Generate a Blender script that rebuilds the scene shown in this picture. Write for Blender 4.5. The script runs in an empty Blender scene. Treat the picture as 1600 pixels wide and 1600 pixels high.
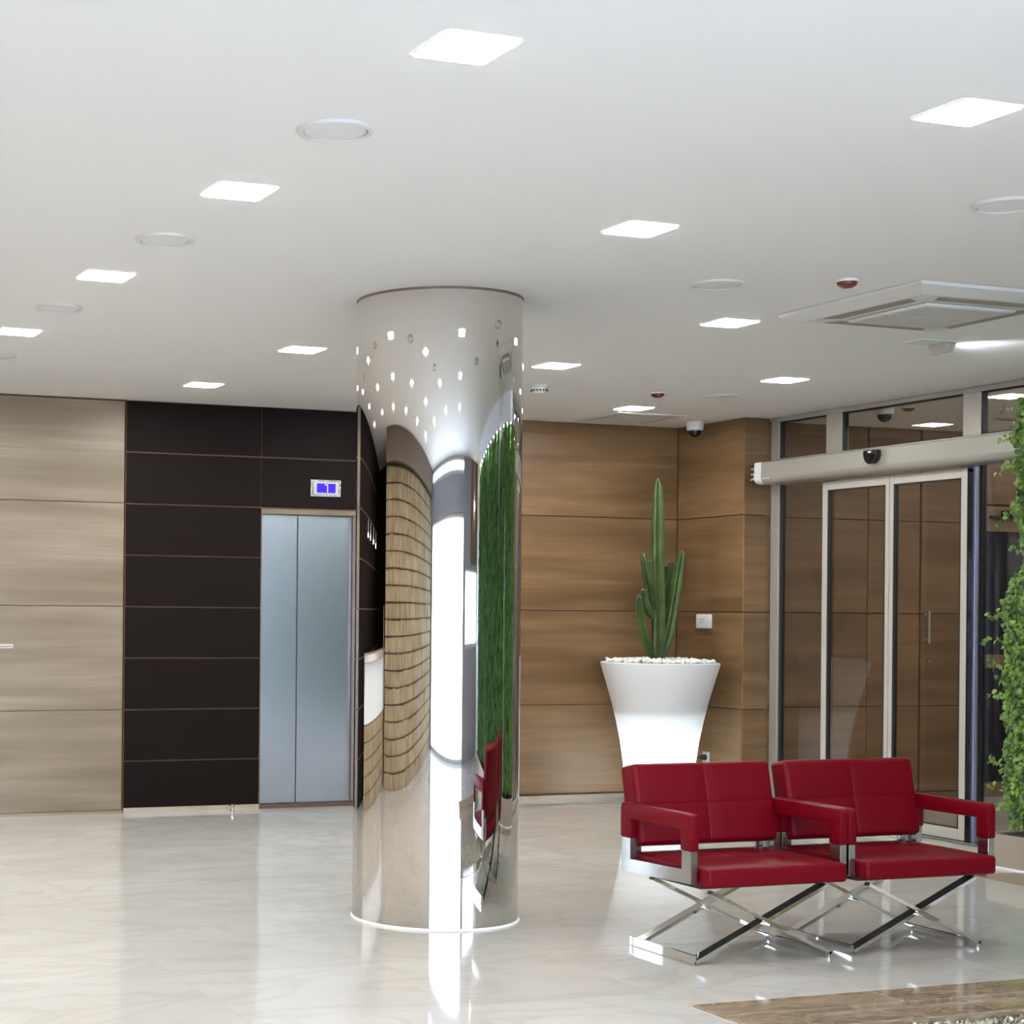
import bpy, bmesh, math, random
from mathutils import Vector, Matrix, Euler
random.seed(7)
SC = bpy.context.scene
COL = SC.collection
H = 2.9

# ------------------------------------------------------------------ camera
cam_d = bpy.data.cameras.new('camera')
cam = bpy.data.objects.new('camera', cam_d)
COL.objects.link(cam)
F_PX, XC, YC, ROLL, YAW = 2720.98, 325.0, 950.78, 0.0091, math.radians(19.488)
cam_d.sensor_fit = 'HORIZONTAL'
cam_d.sensor_width = 36.0
cam_d.lens = F_PX / 1600 * 36.0
cam_d.shift_x = (800 - XC) / 1600
cam_d.shift_y = (YC - 800) / 1600
cam_d.clip_end = 200
_view = Matrix.Rotation(-YAW, 4, 'Z') @ Matrix.Rotation(math.radians(90), 4, 'X') @ Matrix.Rotation(ROLL, 4, 'Z')
cam.matrix_world = Matrix.Translation((0, 0, 1.441)) @ _view
SC.camera = cam

# ------------------------------------------------------------------ world, exposure
W = bpy.data.worlds.new('world')
SC.world = W
W.use_nodes = True
_bg = W.node_tree.nodes['Background']
_bg.inputs['Color'].default_value = (0.66, 0.80, 1.0, 1)
_bg.inputs['Strength'].default_value = 9.0
LAMP_STRENGTH = 84.0
LAMP_COLOR = (1.0, 0.985, 0.955, 1)
SC.view_settings.view_transform = 'Standard'
SC.view_settings.look = 'None'
SC.view_settings.gamma = 1.0
SC.view_settings.use_curve_mapping = False
SC.view_settings.exposure = 0.81
cy = SC.cycles
cy.max_bounces = 10
cy.diffuse_bounces = 5
cy.glossy_bounces = 5
cy.transmission_bounces = 6
cy.transparent_max_bounces = 10
cy.caustics_reflective = False
cy.caustics_refractive = False
cy.sample_clamp_indirect = 6.0
cy.use_denoising = True
cy.use_light_tree = True

# daylight portal in the glazed front (a real opening: helps sample the sky)
_pd = bpy.data.lights.new('window_portal', 'AREA')
_pd.shape = 'RECTANGLE'; _pd.size = 7.2; _pd.size_y = 2.4; _pd.cycles.is_portal = True
_po = bpy.data.objects.new('window_portal', _pd)
COL.objects.link(_po)
_po.location = (1.35, -1.62, 1.2)
_po.rotation_euler = (math.radians(-90), 0, 0)
_po.rotation_euler = Vector((0, 1, 0)).to_track_quat('-Z', 'Z').to_euler()

# ------------------------------------------------------------------ materials
def srgb(r, g, b):
    def c(v):
        v /= 255.0
        return v / 12.92 if v <= 0.04045 else ((v + 0.055) / 1.055) ** 2.4
    return (c(r), c(g), c(b), 1)

class NT:
    def __init__(self, name):
        self.m = bpy.data.materials.new(name)
        self.m.use_nodes = True
        self.t = self.m.node_tree
        self.b = self.t.nodes['Principled BSDF']
        self.out = self.t.nodes['Material Output']
    def n(self, kind, **kw):
        nd = self.t.nodes.new('ShaderNode' + kind)
        for k, v in kw.items():
            setattr(nd, k, v)
        return nd
    def l(self, a, b):
        self.t.links.new(a, b)
    def set(self, **kw):
        for k, v in kw.items():
            self.b.inputs[k.replace('_', ' ')].default_value = v
        return self

def plain(name, col, rough=0.5, metal=0.0, spec=0.5, noise=0.03, scale=8.0, emis=None, estr=0.0):
    q = NT(name)
    q.set(Roughness=rough, Metallic=metal)
    q.b.inputs['Specular IOR Level'].default_value = spec
    if noise > 0:
        tc = q.n('TexCoord'); nz = q.n('TexNoise'); nz.inputs['Scale'].default_value = scale
        nz.inputs['Detail'].default_value = 4
        q.l(tc.outputs['Object'], nz.inputs['Vector'])
        mx = q.n('MixRGB'); mx.inputs[1].default_value = tuple(c * (1 - noise) for c in col[:3]) + (1,)
        mx.inputs[2].default_value = tuple(min(1, c * (1 + noise)) for c in col[:3]) + (1,)
        q.l(nz.outputs['Fac'], mx.inputs[0]); q.l(mx.outputs[0], q.b.inputs['Base Color'])
    else:
        q.b.inputs['Base Color'].default_value = col
    if emis:
        q.b.inputs['Emission Color'].default_value = emis
        q.b.inputs['Emission Strength'].default_value = estr
    return q.m

def wood(name, light, dark, deep, rough=0.42, band=1.0):
    q = NT(name)
    q.set(Roughness=rough)
    tc = q.n('TexCoord'); oi = q.n('ObjectInfo')
    add = q.n('VectorMath', operation='MULTIPLY_ADD')
    cmb = q.n('CombineXYZ')
    q.l(oi.outputs['Random'], cmb.inputs[0]); q.l(oi.outputs['Random'], cmb.inputs[2])
    add.inputs[1].default_value = (1, 1, 1)
    sc = q.n('VectorMath', operation='SCALE'); sc.inputs['Scale'].default_value = 37.0
    q.l(cmb.outputs[0], sc.inputs[0])
    q.l(tc.outputs['Object'], add.inputs[0]); q.l(sc.outputs[0], add.inputs[2])
    def noise(sx, sz, detail, dist=0.0, rough_=0.55):
        mp = q.n('Mapping'); mp.inputs['Scale'].default_value = (sx, 1.0, sz)
        q.l(add.outputs[0], mp.inputs['Vector'])
        nz = q.n('TexNoise'); nz.inputs['Scale'].default_value = 1.0
        nz.inputs['Detail'].default_value = detail; nz.inputs['Roughness'].default_value = rough_
        nz.inputs['Distortion'].default_value = dist
        q.l(mp.outputs[0], nz.inputs['Vector'])
        return nz.outputs['Fac']
    broad = noise(0.5, 5.2 * band, 2, 0.4)
    fine = noise(1.6, 70, 5, 0.3, 0.65)
    mid = noise(0.9, 20, 3, 0.6)
    r1 = q.n('ValToRGB'); r1.color_ramp.elements[0].position = 0.36; r1.color_ramp.elements[1].position = 0.62
    r1.color_ramp.elements[0].color = dark; r1.color_ramp.elements[1].color = light
    q.l(broad, r1.inputs[0])
    r2 = q.n('ValToRGB'); r2.color_ramp.elements[0].position = 0.30; r2.color_ramp.elements[1].position = 0.52
    r2.color_ramp.elements[0].color = (0.34, 0.34, 0.34, 1); r2.color_ramp.elements[1].color = (0, 0, 0, 1)
    q.l(fine, r2.inputs[0])
    mx = q.n('MixRGB'); mx.inputs[2].default_value = deep
    q.l(r2.outputs[0], mx.inputs[0]); q.l(r1.outputs[0], mx.inputs[1])
    r3 = q.n('ValToRGB'); r3.color_ramp.elements[0].position = 0.38; r3.color_ramp.elements[1].position = 0.66
    r3.color_ramp.elements[0].color = (0, 0, 0, 1); r3.color_ramp.elements[1].color = (0.38, 0.38, 0.38, 1)
    q.l(mid, r3.inputs[0])
    mx2 = q.n('MixRGB'); mx2.inputs[2].default_value = dark
    q.l(r3.outputs[0], mx2.inputs[0]); q.l(mx.outputs[0], mx2.inputs[1])
    q.l(mx2.outputs[0], q.b.inputs['Base Color'])
    bp = q.n('Bump'); bp.inputs['Strength'].default_value = 0.04; bp.inputs['Distance'].default_value = 0.01
    q.l(fine, bp.inputs['Height']); q.l(bp.outputs[0], q.b.inputs['Normal'])
    return q.m

def marble(name, a, b, vein, rough=0.06, scale=0.55, stretch=(1, 2.4, 1), spec=0.5, rnd=0.05):
    q = NT(name)
    tc = q.n('TexCoord'); oi = q.n('ObjectInfo')
    geo = q.n('NewGeometry')
    cmb = q.n('CombineXYZ'); q.l(oi.outputs['Random'], cmb.inputs[2])
    sc = q.n('VectorMath', operation='SCALE'); sc.inputs['Scale'].default_value = 19.0
    q.l(cmb.outputs[0], sc.inputs[0])
    add = q.n('VectorMath', operation='ADD'); q.l(geo.outputs['Position'], add.inputs[0]); q.l(sc.outputs[0], add.inputs[1])
    mp = q.n('Mapping'); mp.inputs['Scale'].default_value = stretch; mp.inputs['Rotation'].default_value = (0, 0, 0.35)
    q.l(add.outputs[0], mp.inputs['Vector'])
    n1 = q.n('TexNoise'); n1.inputs['Scale'].default_value = scale; n1.inputs['Detail'].default_value = 6
    n1.inputs['Distortion'].default_value = 1.2; n1.inputs['Roughness'].default_value = 0.6
    q.l(mp.outputs[0], n1.inputs['Vector'])
    r1 = q.n('ValToRGB'); r1.color_ramp.elements[0].position = 0.35; r1.color_ramp.elements[1].position = 0.65
    r1.color_ramp.elements[0].color = a; r1.color_ramp.elements[1].color = b
    q.l(n1.outputs['Fac'], r1.inputs[0])
    n2 = q.n('TexNoise'); n2.inputs['Scale'].default_value = scale * 2.2; n2.inputs['Detail'].default_value = 8
    n2.inputs['Distortion'].default_value = 2.0
    q.l(mp.outputs[0], n2.inputs['Vector'])
    r2 = q.n('ValToRGB')
    e = r2.color_ramp.elements
    e[0].position = 0.44; e[0].color = (0, 0, 0, 1); e[1].position = 0.56; e[1].color = (0, 0, 0, 1)
    m = e.new(0.5); m.color = (0.5, 0.5, 0.5, 1)
    q.l(n2.outputs['Fac'], r2.inputs[0])
    mx = q.n('MixRGB'); mx.inputs[2].default_value = vein
    q.l(r2.outputs[0], mx.inputs[0]); q.l(r1.outputs[0], mx.inputs[1])
    hs = q.n('HueSaturation')
    mr = q.n('MapRange'); mr.inputs['To Min'].default_value = 1 - rnd; mr.inputs['To Max'].default_value = 1 + rnd
    q.l(oi.outputs['Random'], mr.inputs['Value']); q.l(mr.outputs[0], hs.inputs['Value'])
    q.l(mx.outputs[0], hs.inputs['Color'])
    q.l(hs.outputs[0], q.b.inputs['Base Color'])
    q.set(Roughness=rough)
    q.b.inputs['Specular IOR Level'].default_value = spec
    return q.m

def emitter(name, col, strength):
    q = NT(name)
    em = q.n('Emission'); em.inputs['Color'].default_value = col; em.inputs['Strength'].default_value = strength
    q.l(em.outputs[0], q.out.inputs['Surface'])
    return q.m

def glass(name, tint, refl=1.0, rough=0.0):
    q = NT(name)
    tr = q.n('BsdfTransparent'); tr.inputs['Color'].default_value = tint
    gl = q.n('BsdfGlossy'); gl.inputs['Roughness'].default_value = rough
    fr = q.n('LayerWeight'); fr.inputs['Blend'].default_value = 0.5
    pw = q.n('Math', operation='POWER'); pw.inputs[1].default_value = 5.0
    q.l(fr.outputs['Facing'], pw.inputs[0])
    ma = q.n('Math', operation='MULTIPLY_ADD'); ma.inputs[1].default_value = 0.96; ma.inputs[2].default_value = 0.04
    q.l(pw.outputs[0], ma.inputs[0])
    mu = q.n('Math', operation='MULTIPLY'); mu.inputs[1].default_value = refl; mu.use_clamp = True
    q.l(ma.outputs[0], mu.inputs[0])
    mx = q.n('MixShader'); q.l(mu.outputs[0], mx.inputs[0]); q.l(tr.outputs[0], mx.inputs[1]); q.l(gl.outputs[0], mx.inputs[2])
    q.l(mx.outputs[0], q.out.inputs['Surface'])
    return q.m

def brushed(name, col, rough, aniso_scale=(260, 260, 1.5), amount=0.08):
    q = NT(name)
    q.set(Metallic=1.0, Roughness=rough)
    tc = q.n('TexCoord'); mp = q.n('Mapping'); mp.inputs['Scale'].default_value = aniso_scale
    q.l(tc.outputs['Object'], mp.inputs['Vector'])
    nz = q.n('TexNoise'); nz.inputs['Scale'].default_value = 1.0; nz.inputs['Detail'].default_value = 3
    q.l(mp.outputs[0], nz.inputs['Vector'])
    mx = q.n('MixRGB')
    mx.inputs[1].default_value = tuple(c * (1 - amount) for c in col[:3]) + (1,)
    mx.inputs[2].default_value = tuple(min(1, c * (1 + amount)) for c in col[:3]) + (1,)
    q.l(nz.outputs['Fac'], mx.inputs[0]); q.l(mx.outputs[0], q.b.inputs['Base Color'])
    return q.m

M = {}
M['ceiling'] = plain('ceiling_paint', (0.93, 0.92, 0.90, 1), 0.9, noise=0.01, scale=2, spec=0.2)
M['white_paint'] = plain('white_paint', (0.80, 0.80, 0.79, 1), 0.6, noise=0.02)
M['speaker_white'] = plain('speaker_cloth', (0.82, 0.81, 0.80, 1), 0.9, noise=0.02, scale=90, spec=0.1)
M['grey_rim'] = plain('speaker_rim', (0.70, 0.69, 0.67, 1), 0.6, noise=0.02)
M['white_plastic'] = plain('white_plastic', (0.78, 0.78, 0.77, 1), 0.35, noise=0.02)
M['ac_plastic'] = plain('air_conditioner_plastic', (0.76, 0.75, 0.72, 1), 0.4, noise=0.02)
M['grille_grey'] = plain('grille_grey', (0.56, 0.54, 0.52, 1), 0.6, noise=0.05, scale=60)
M['slot_brown'] = plain('air_slot_brown', (0.30, 0.26, 0.22, 1), 0.7)
M['slot_dark'] = plain('slot_dark', (0.10, 0.09, 0.08, 1), 0.6)
M['wood_pale'] = wood('pale_oak_panel', srgb(143, 130, 112), srgb(117, 103, 84), srgb(102, 88, 70))
M['wood_mid'] = wood('warm_oak_panel', srgb(134, 105, 72), srgb(103, 78, 50), srgb(79, 56, 35))
M['wood_vest'] = wood('vestibule_oak_panel', srgb(140, 112, 84), srgb(112, 88, 64), srgb(86, 64, 46))
M['joint_pale'] = plain('joint_pale', srgb(120, 100, 78), 0.8)
M['joint_mid'] = plain('joint_mid', srgb(84, 58, 36), 0.8)
M['dark_panel'] = plain('dark_brown_panel', srgb(21, 13, 11), 0.6, noise=0.10, scale=3, spec=0.12)
M['joint_dark'] = plain('joint_dark_brown', srgb(88, 66, 56), 0.6)
M['floor'] = marble('cream_marble', srgb(187, 185, 182), srgb(178, 175, 171), srgb(168, 164, 159), 0.05, 0.42, (1, 2.0, 1), 0.36, 0.02)
M['grout'] = plain('grout', srgb(178, 175, 170), 0.3)
M['skirting'] = marble('skirting_stone', srgb(176, 166, 152), srgb(162, 152, 138), srgb(150, 140, 126), 0.2)
M['brown_marble'] = marble('brown_marble', srgb(142, 124, 104), srgb(114, 97, 79), srgb(162, 148, 130), 0.08, 2.2, (0.8, 2.2, 1), rnd=0.06)
M['steel'] = brushed('elevator_steel', (0.62, 0.66, 0.75, 1), 0.25)
M['lift_frame'] = plain('lift_frame', srgb(128, 112, 94), 0.38, metal=0.5, noise=0.05)
M['alu'] = plain('satin_aluminium', (0.50, 0.48, 0.44, 1), 0.42, metal=0.55, noise=0.03)
M['alu_light'] = plain('light_door_rail', (0.50, 0.48, 0.43, 1), 0.45, metal=0.2, noise=0.02)
M['operator'] = plain('operator_cover', (0.34, 0.325, 0.285, 1), 0.4, metal=0.1, noise=0.02)
M['post_steel'] = plain('post_blue_reflection', (0.42, 0.45, 0.66, 1), 0.28, metal=0.25, noise=0.03)  # blue of the windows mirrored in the steel, put into the base colour
M['black_rubber'] = plain('black_rubber', (0.012, 0.011, 0.012, 1), 0.5)
M['black_gloss'] = plain('black_gloss', (0.01, 0.01, 0.012, 1), 0.08)
M['chrome'] = plain('chrome', (0.80, 0.79, 0.78, 1), 0.05, metal=1.0, noise=0)
M['chrome_soft'] = plain('satin_chrome', (0.60, 0.585, 0.56, 1), 0.16, metal=1.0, noise=0)
M['arm_steel'] = brushed('arm_steel', (0.40, 0.385, 0.36, 1), 0.20)
M['mirror'] = plain('polished_column_steel', (0.735, 0.71, 0.68, 1), 0.018, metal=1.0, noise=0)
M['silicone'] = plain('white_silicone', (0.85, 0.84, 0.80, 1), 0.4)
M['glass'] = glass('door_glass', (0.80, 0.78, 0.74, 1), 1.25)
M['glass_clear'] = glass('clear_glass', (0.95, 0.96, 0.97, 1), 1.0)
M['glass_frost'] = glass('frosted_glass', (0.92, 0.96, 0.95, 1), 1.0, 0.2)
M['lamp'] = emitter('lamp_diffuser', LAMP_COLOR, LAMP_STRENGTH)
M['lamp_dim'] = emitter('vestibule_lamp_diffuser', LAMP_COLOR, 72)
M['lamp_small'] = emitter('small_lamp', (1, 0.86, 0.66, 1), 60)
M['lamp_cove'] = emitter('cove_lamp', (0.86, 0.91, 1, 1), 150)
M['lamp_blue'] = emitter('emergency_lens', (0.86, 0.90, 1, 1), 4)
M['screen'] = emitter('display_blue', (0.06, 0.03, 0.85, 1), 0.9)
M['digit'] = emitter('display_digit', (0.85, 0.85, 1, 1), 1.0)
M['red_plastic'] = plain('dark_red_plastic', srgb(110, 38, 24), 0.35)
M['leather_joint'] = plain('leather_seam', srgb(86, 8, 20), 0.6)
M['dark_glass'] = plain('dark_door_glass', (0.012, 0.011, 0.014, 1), 0.04, noise=0)
M['bronze'] = plain('bronze_frame', srgb(120, 100, 78), 0.4, noise=0.04)
M['soil'] = plain('dark_soil', srgb(40, 30, 22), 0.95, noise=0.4, scale=60)
M['pebble_white'] = plain('white_pebble', (0.80, 0.80, 0.78, 1), 0.5, noise=0.08, scale=20)
M['trough'] = plain('trough_steel', srgb(168, 156, 142), 0.32, metal=0.35, noise=0.03)
M['stone'] = None
M['pavement'] = plain('pavement', (0.62, 0.62, 0.60, 1), 0.9, noise=0.1)
M['grey_wall'] = plain('grey_wall_paint', srgb(150, 148, 156), 0.7)
M['white_panel'] = plain('white_counter_panel', (0.78, 0.77, 0.76, 1), 0.4)
M['brown_board'] = plain('brown_board', srgb(98, 82, 66), 0.5, noise=0.1)
M['fascia'] = plain('white_fascia', (0.78, 0.80, 0.86, 1), 0.5)

def leather():
    q = NT('red_leather')
    q.set(Roughness=0.46)
    q.b.inputs['Specular IOR Level'].default_value = 0.14
    tc = q.n('TexCoord')
    v = q.n('TexVoronoi'); v.inputs['Scale'].default_value = 420
    q.l(tc.outputs['Object'], v.inputs['Vector'])
    nz = q.n('TexNoise'); nz.inputs['Scale'].default_value = 5; nz.inputs['Detail'].default_value = 3
    q.l(tc.outputs['Object'], nz.inputs['Vector'])
    mx = q.n('MixRGB'); mx.inputs[1].default_value = srgb(94, 0, 14); mx.inputs[2].default_value = srgb(104, 1, 18)
    q.l(nz.outputs['Fac'], mx.inputs[0]); q.l(mx.outputs[0], q.b.inputs['Base Color'])
    bp = q.n('Bump'); bp.inputs['Strength'].default_value = 0.08; bp.inputs['Distance'].default_value = 0.002
    q.l(v.outputs['Distance'], bp.inputs['Height']); q.l(bp.outputs[0], q.b.inputs['Normal'])
    return q.m
M['leather'] = leather()

def pot_plastic():
    q = NT('translucent_pot_plastic')
    d = q.n('BsdfDiffuse'); d.inputs['Color'].default_value = (0.90, 0.895, 0.885, 1)
    t = q.n('BsdfTranslucent'); t.inputs['Color'].default_value = (0.82, 0.86, 0.90, 1)
    g = q.n('BsdfGlossy'); g.inputs['Roughness'].default_value = 0.3
    m1 = q.n('MixShader'); m1.inputs[0].default_value = 0.22
    q.l(d.outputs[0], m1.inputs[1]); q.l(t.outputs[0], m1.inputs[2])
    m2 = q.n('MixShader'); m2.inputs[0].default_value = 0.04
    q.l(m1.outputs[0], m2.inputs[1]); q.l(g.outputs[0], m2.inputs[2])
    q.l(m2.outputs[0], q.out.inputs['Surface'])
    return q.m
M['pot'] = pot_plastic()

def two_tone(name, a, b, scale, rough=0.6, translucent=0.0):
    q = NT(name)
    q.set(Roughness=rough)
    oi = q.n('NewGeometry')
    tc = q.n('TexCoord'); nz = q.n('TexNoise'); nz.inputs['Scale'].default_value = scale; nz.inputs['Detail'].default_value = 3
    q.l(tc.outputs['Object'], nz.inputs['Vector'])
    r = q.n('ValToRGB'); r.color_ramp.elements[0].position = 0.35; r.color_ramp.elements[1].position = 0.65
    r.color_ramp.elements[0].color = a; r.color_ramp.elements[1].color = b
    q.l(nz.outputs['Fac'], r.inputs[0]); q.l(r.outputs[0], q.b.inputs['Base Color'])
    return q.m
M['cactus'] = two_tone('cactus_skin', srgb(38, 56, 18), srgb(64, 86, 30), 9, 0.5)
M['cactus_rib'] = two_tone('cactus_edge', srgb(44, 56, 20), srgb(70, 76, 36), 30, 0.7)
M['leaf'] = two_tone('ivy_leaf', srgb(46, 82, 24), srgb(120, 152, 62), 16, 0.5)
M['leaf_moss'] = two_tone('green_wall_leaf', srgb(40, 84, 34), srgb(96, 140, 62), 9, 0.55)
M['stem'] = plain('ivy_stem', srgb(90, 74, 44), 0.8)
M['ledge'] = two_tone('ledge_stone', srgb(128, 108, 82), srgb(158, 140, 112), 4, 0.8)
def crystal():
    q = NT('crystal_gravel')
    q.set(Roughness=0.12)
    tc = q.n('TexCoord'); nz = q.n('TexNoise'); nz.inputs['Scale'].default_value = 45
    q.l(tc.outputs['Object'], nz.inputs['Vector'])
    r = q.n('ValToRGB'); e = r.color_ramp.elements
    e[0].position = 0.35; e[0].color = srgb(70, 64, 44); e[1].position = 0.68; e[1].color = srgb(200, 198, 178)
    q.l(nz.outputs['Fac'], r.inputs[0]); q.l(r.outputs[0], q.b.inputs['Base Color'])
    return q.m
M['crystal'] = crystal()

# ------------------------------------------------------------------ geometry helpers
class MB:
    """collects shapes into one bmesh"""
    def __init__(self):
        self.b = bmesh.new()
    def box(self, x0, x1, y0, y1, z0, z1, bev=0.0, seg=2):
        t = bmesh.new()
        bmesh.ops.create_cube(t, size=1.0)
        for v in t.verts:
            v.co = Vector((x0 + (v.co.x + .5) * (x1 - x0), y0 + (v.co.y + .5) * (y1 - y0), z0 + (v.co.z + .5) * (z1 - z0)))
        if bev > 0:
            bmesh.ops.bevel(t, geom=list(t.edges), offset=bev, segments=seg, affect='EDGES', profile=0.5)
        return self.take(t)
    def take(self, t):
        me = bpy.data.meshes.new('tmp'); t.to_mesh(me); t.free(); self.b.from_mesh(me); bpy.data.meshes.remove(me)
        return self
    def prism(self, pts, axis, a0, a1, bev=0.0, seg=2):
        """closed polygon pts (u,v) extruded along axis 'x','y','z' from a0 to a1"""
        def P(u, v, a):
            return {'x': (a, u, v), 'y': (u, a, v), 'z': (u, v, a)}[axis]
        t = bmesh.new()
        A = [t.verts.new(P(u, v, a0)) for u, v in pts]
        B = [t.verts.new(P(u, v, a1)) for u, v in pts]
        n = len(pts)
        t.faces.new(A); t.faces.new(list(reversed(B)))
        for i in range(n):
            t.faces.new((A[i], B[i], B[(i + 1) % n], A[(i + 1) % n]))
        bmesh.ops.recalc_face_normals(t, faces=list(t.faces))
        if bev > 0:
            bmesh.ops.bevel(t, geom=list(t.edges), offset=bev, segments=seg, affect='EDGES', profile=0.5)
        return self.take(t)
    def lathe(self, prof, cx=0, cy=0, n=48, close=True):
        t = bmesh.new(); rings = []
        for r, z in prof:
            if r < 1e-6:
                rings.append([t.verts.new((cx, cy, z))])
            else:
                rings.append([t.verts.new((cx + r * math.cos(2 * math.pi * i / n), cy + r * math.sin(2 * math.pi * i / n), z)) for i in range(n)])
        for a, b in zip(rings, rings[1:]):
            for i in range(n):
                j = (i + 1) % n
                if len(a) == 1 and len(b) == 1: continue
                if len(a) == 1: t.faces.new((a[0], b[j], b[i]))
                elif len(b) == 1: t.faces.new((a[i], a[j], b[0]))
                else: t.faces.new((a[i], a[j], b[j], b[i]))
        bmesh.ops.recalc_face_normals(t, faces=list(t.faces))
        return self.take(t)
    def bar(self, p, q, w, th, up=(0, 0, 1), bev=0.0):
        """flat bar from p to q; w = width along 'up' made perpendicular, th = other width"""
        p, q = Vector(p), Vector(q); d = (q - p); L = d.length; d.normalize()
        u = Vector(up); u = (u - d * u.dot(d)).normalized(); s = d.cross(u)
        t = bmesh.new(); bmesh.ops.create_cube(t, size=1.0)
        for v in t.verts:
            c = v.co.copy(); v.co = p + d * ((c.x + .5) * L) + u * (c.y * w) + s * (c.z * th)
        if bev > 0: bmesh.ops.bevel(t, geom=list(t.edges), offset=bev, segments=2, affect='EDGES')
        bmesh.ops.recalc_face_normals(t, faces=list(t.faces))
        return self.take(t)
    def tube(self, pts, rad, n=10, caps=True):
        t = bmesh.new(); rings = []
        pts = [Vector(p) for p in pts]
        rs = rad if isinstance(rad, (list, tuple)) else [rad] * len(pts)
        ref = Vector((0.3, 0.9, 0.2)).normalized()
        for i, p in enumerate(pts):
            d = (pts[min(i + 1, len(pts) - 1)] - pts[max(i - 1, 0)]).normalized()
            if abs(d.dot(ref)) > 0.95: rr = Vector((1, 0, 0))
            else: rr = ref
            u = d.cross(rr).normalized(); w = d.cross(u)
            rings.append([t.verts.new(p + (u * math.cos(2 * math.pi * k / n) + w * math.sin(2 * math.pi * k / n)) * rs[i]) for k in range(n)])
        for a, b in zip(rings, rings[1:]):
            for k in range(n):
                t.faces.new((a[k], a[(k + 1) % n], b[(k + 1) % n], b[k]))
        if caps:
            t.faces.new(rings[0]); t.faces.new(list(reversed(rings[-1])))
        bmesh.ops.recalc_face_normals(t, faces=list(t.faces))
        return self.take(t)
    def build(self, name, mat, parent=None, loc=(0, 0, 0), smooth=False, rotz=0.0):
        me = bpy.data.meshes.new(name)
        self.b.to_mesh(me); self.b.free()
        me.materials.append(mat)
        if smooth:
            for p in me.polygons: p.use_smooth = True
            try: me.set_sharp_from_angle(angle=math.radians(35))
            except Exception: pass
        o = bpy.data.objects.new(name, me); COL.objects.link(o)
        o.location = loc; o.rotation_euler = (0, 0, rotz)
        if parent: o.parent = parent
        return o

def tag(o, label, cat, group=None, kind=None):
    o['label'] = label; o['category'] = cat
    if group: o['group'] = group
    if kind: o['kind'] = kind
    return o
def thing(name, label, cat, loc=(0, 0, 0), rotz=0.0, group=None):
    o = bpy.data.objects.new(name, None); COL.objects.link(o)
    o.location = loc; o.rotation_euler = (0, 0, rotz); o.empty_display_size = 0.1
    return tag(o, label, cat, group)
def struct(o):
    o['kind'] = 'structure'; return o
def copy_tree(o, parent=None):
    c = o.copy(); COL.objects.link(c)
    if parent: c.parent = parent
    for ch in list(o.children): copy_tree(ch, c)
    return c
_pan = {}
def panel(parent, name, mat, cx, cy_, cz, w, h, t, facing):
    """one wall panel; facing 'y-' front looks to -Y, 'x-' front looks to -X, 'x+' to +X"""
    key = (round(w, 3), round(h, 3), round(t, 3), mat.name)
    if key not in _pan:
        o = MB().box(-w / 2, w / 2, 0, t, -h / 2, h / 2, 0.002, 1).build(name, mat)
        _pan[key] = o.data
    else:
        o = bpy.data.objects.new(name, _pan[key]); COL.objects.link(o)
    o.location = (cx, cy_, cz)
    o.rotation_euler = (0, 0, {'y-': 0, 'x-': -math.pi / 2, 'x+': math.pi / 2, 'y+': math.pi}[facing])
    o.parent = parent
    return o

# ------------------------------------------------------------------ room shell
BACK, RX, DX = 11.72, 8.07, 8.3          # back wall plane, right wall plane, glazed entrance plane
POOL = (3.82, 7.2, 1.6, 5.43)            # x0 x1 y0 y1
# floor slab with an opening for the pool
fb = MB()
x0, x1, y0, y1 = POOL
for a in ((-6.2, x0, -1.7, 12.2), (x1, 12.4, -1.7, 12.2), (x0, x1, y1, 12.2), (x0, x1, -1.7, y0)):
    fb.box(a[0], a[1], a[2], a[3], -0.14, -0.0045)
fb.box(x0, x1, y0, y1, -0.16, -0.11)
floor = struct(fb.build('floor', M['grout']))
TS = 0.8135
tx0, ty0 = 2.175 - 6 * TS, 4.03 - 7 * TS
tile_cache = {}
def add_tile(xa, xb, ya, yb):
    g = 0.0009
    w, h = xb - xa - g, yb - ya - g
    if w < 0.02 or h < 0.02: return
    key = (round(w, 3), round(h, 3))
    if key not in tile_cache:
        o = MB().box(-w / 2, w / 2, -h / 2, h / 2, -0.0045, 0.0).build('tile', M['floor'])
        tile_cache[key] = o.data
    else:
        o = bpy.data.objects.new('tile', tile_cache[key]); COL.objects.link(o)
    o.location = ((xa + xb) / 2, (ya + yb) / 2, 0); o.parent = floor
def clip_tile(xa, xb, ya, yb):
    # cut round the pool
    if xb <= x0 or xa >= x1 or yb <= y0 or ya >= y1:
        add_tile(xa, xb, ya, yb); return
    if ya < y0: add_tile(xa, xb, ya, y0)
    if yb > y1: add_tile(xa, xb, y1, yb)
    ya2, yb2 = max(ya, y0), min(yb, y1)
    if xa < x0: add_tile(xa, x0, ya2, yb2)
    if xb > x1: add_tile(x1, xb, ya2, yb2)
for i in range(-1, 13):
    for j in range(-1, 18):
        xa, ya = tx0 + i * TS, ty0 + j * TS
        xb, yb = xa + TS, ya + TS
        xa, xb = max(xa, -2.62), min(xb, 8.3)
        ya, yb = max(ya, -1.5), min(yb, BACK)
        if xb - xa > .03 and yb - ya > .03: clip_tile(xa, xb, ya, yb)
# vestibule and back office floors in large slabs
for (xa, xb, ya, yb) in ((8.3, 10.2, 7.6, 11.05), (10.2, 12.0, 7.6, 11.05), (-6.0, -2.62, 8.6, BACK)):
    add_tile(xa, xb, ya, yb)

ceiling = struct(MB().box(-6.2, 12.4, -1.7, 12.2, H, H + 0.12).build('ceiling', M['ceiling']))

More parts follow.
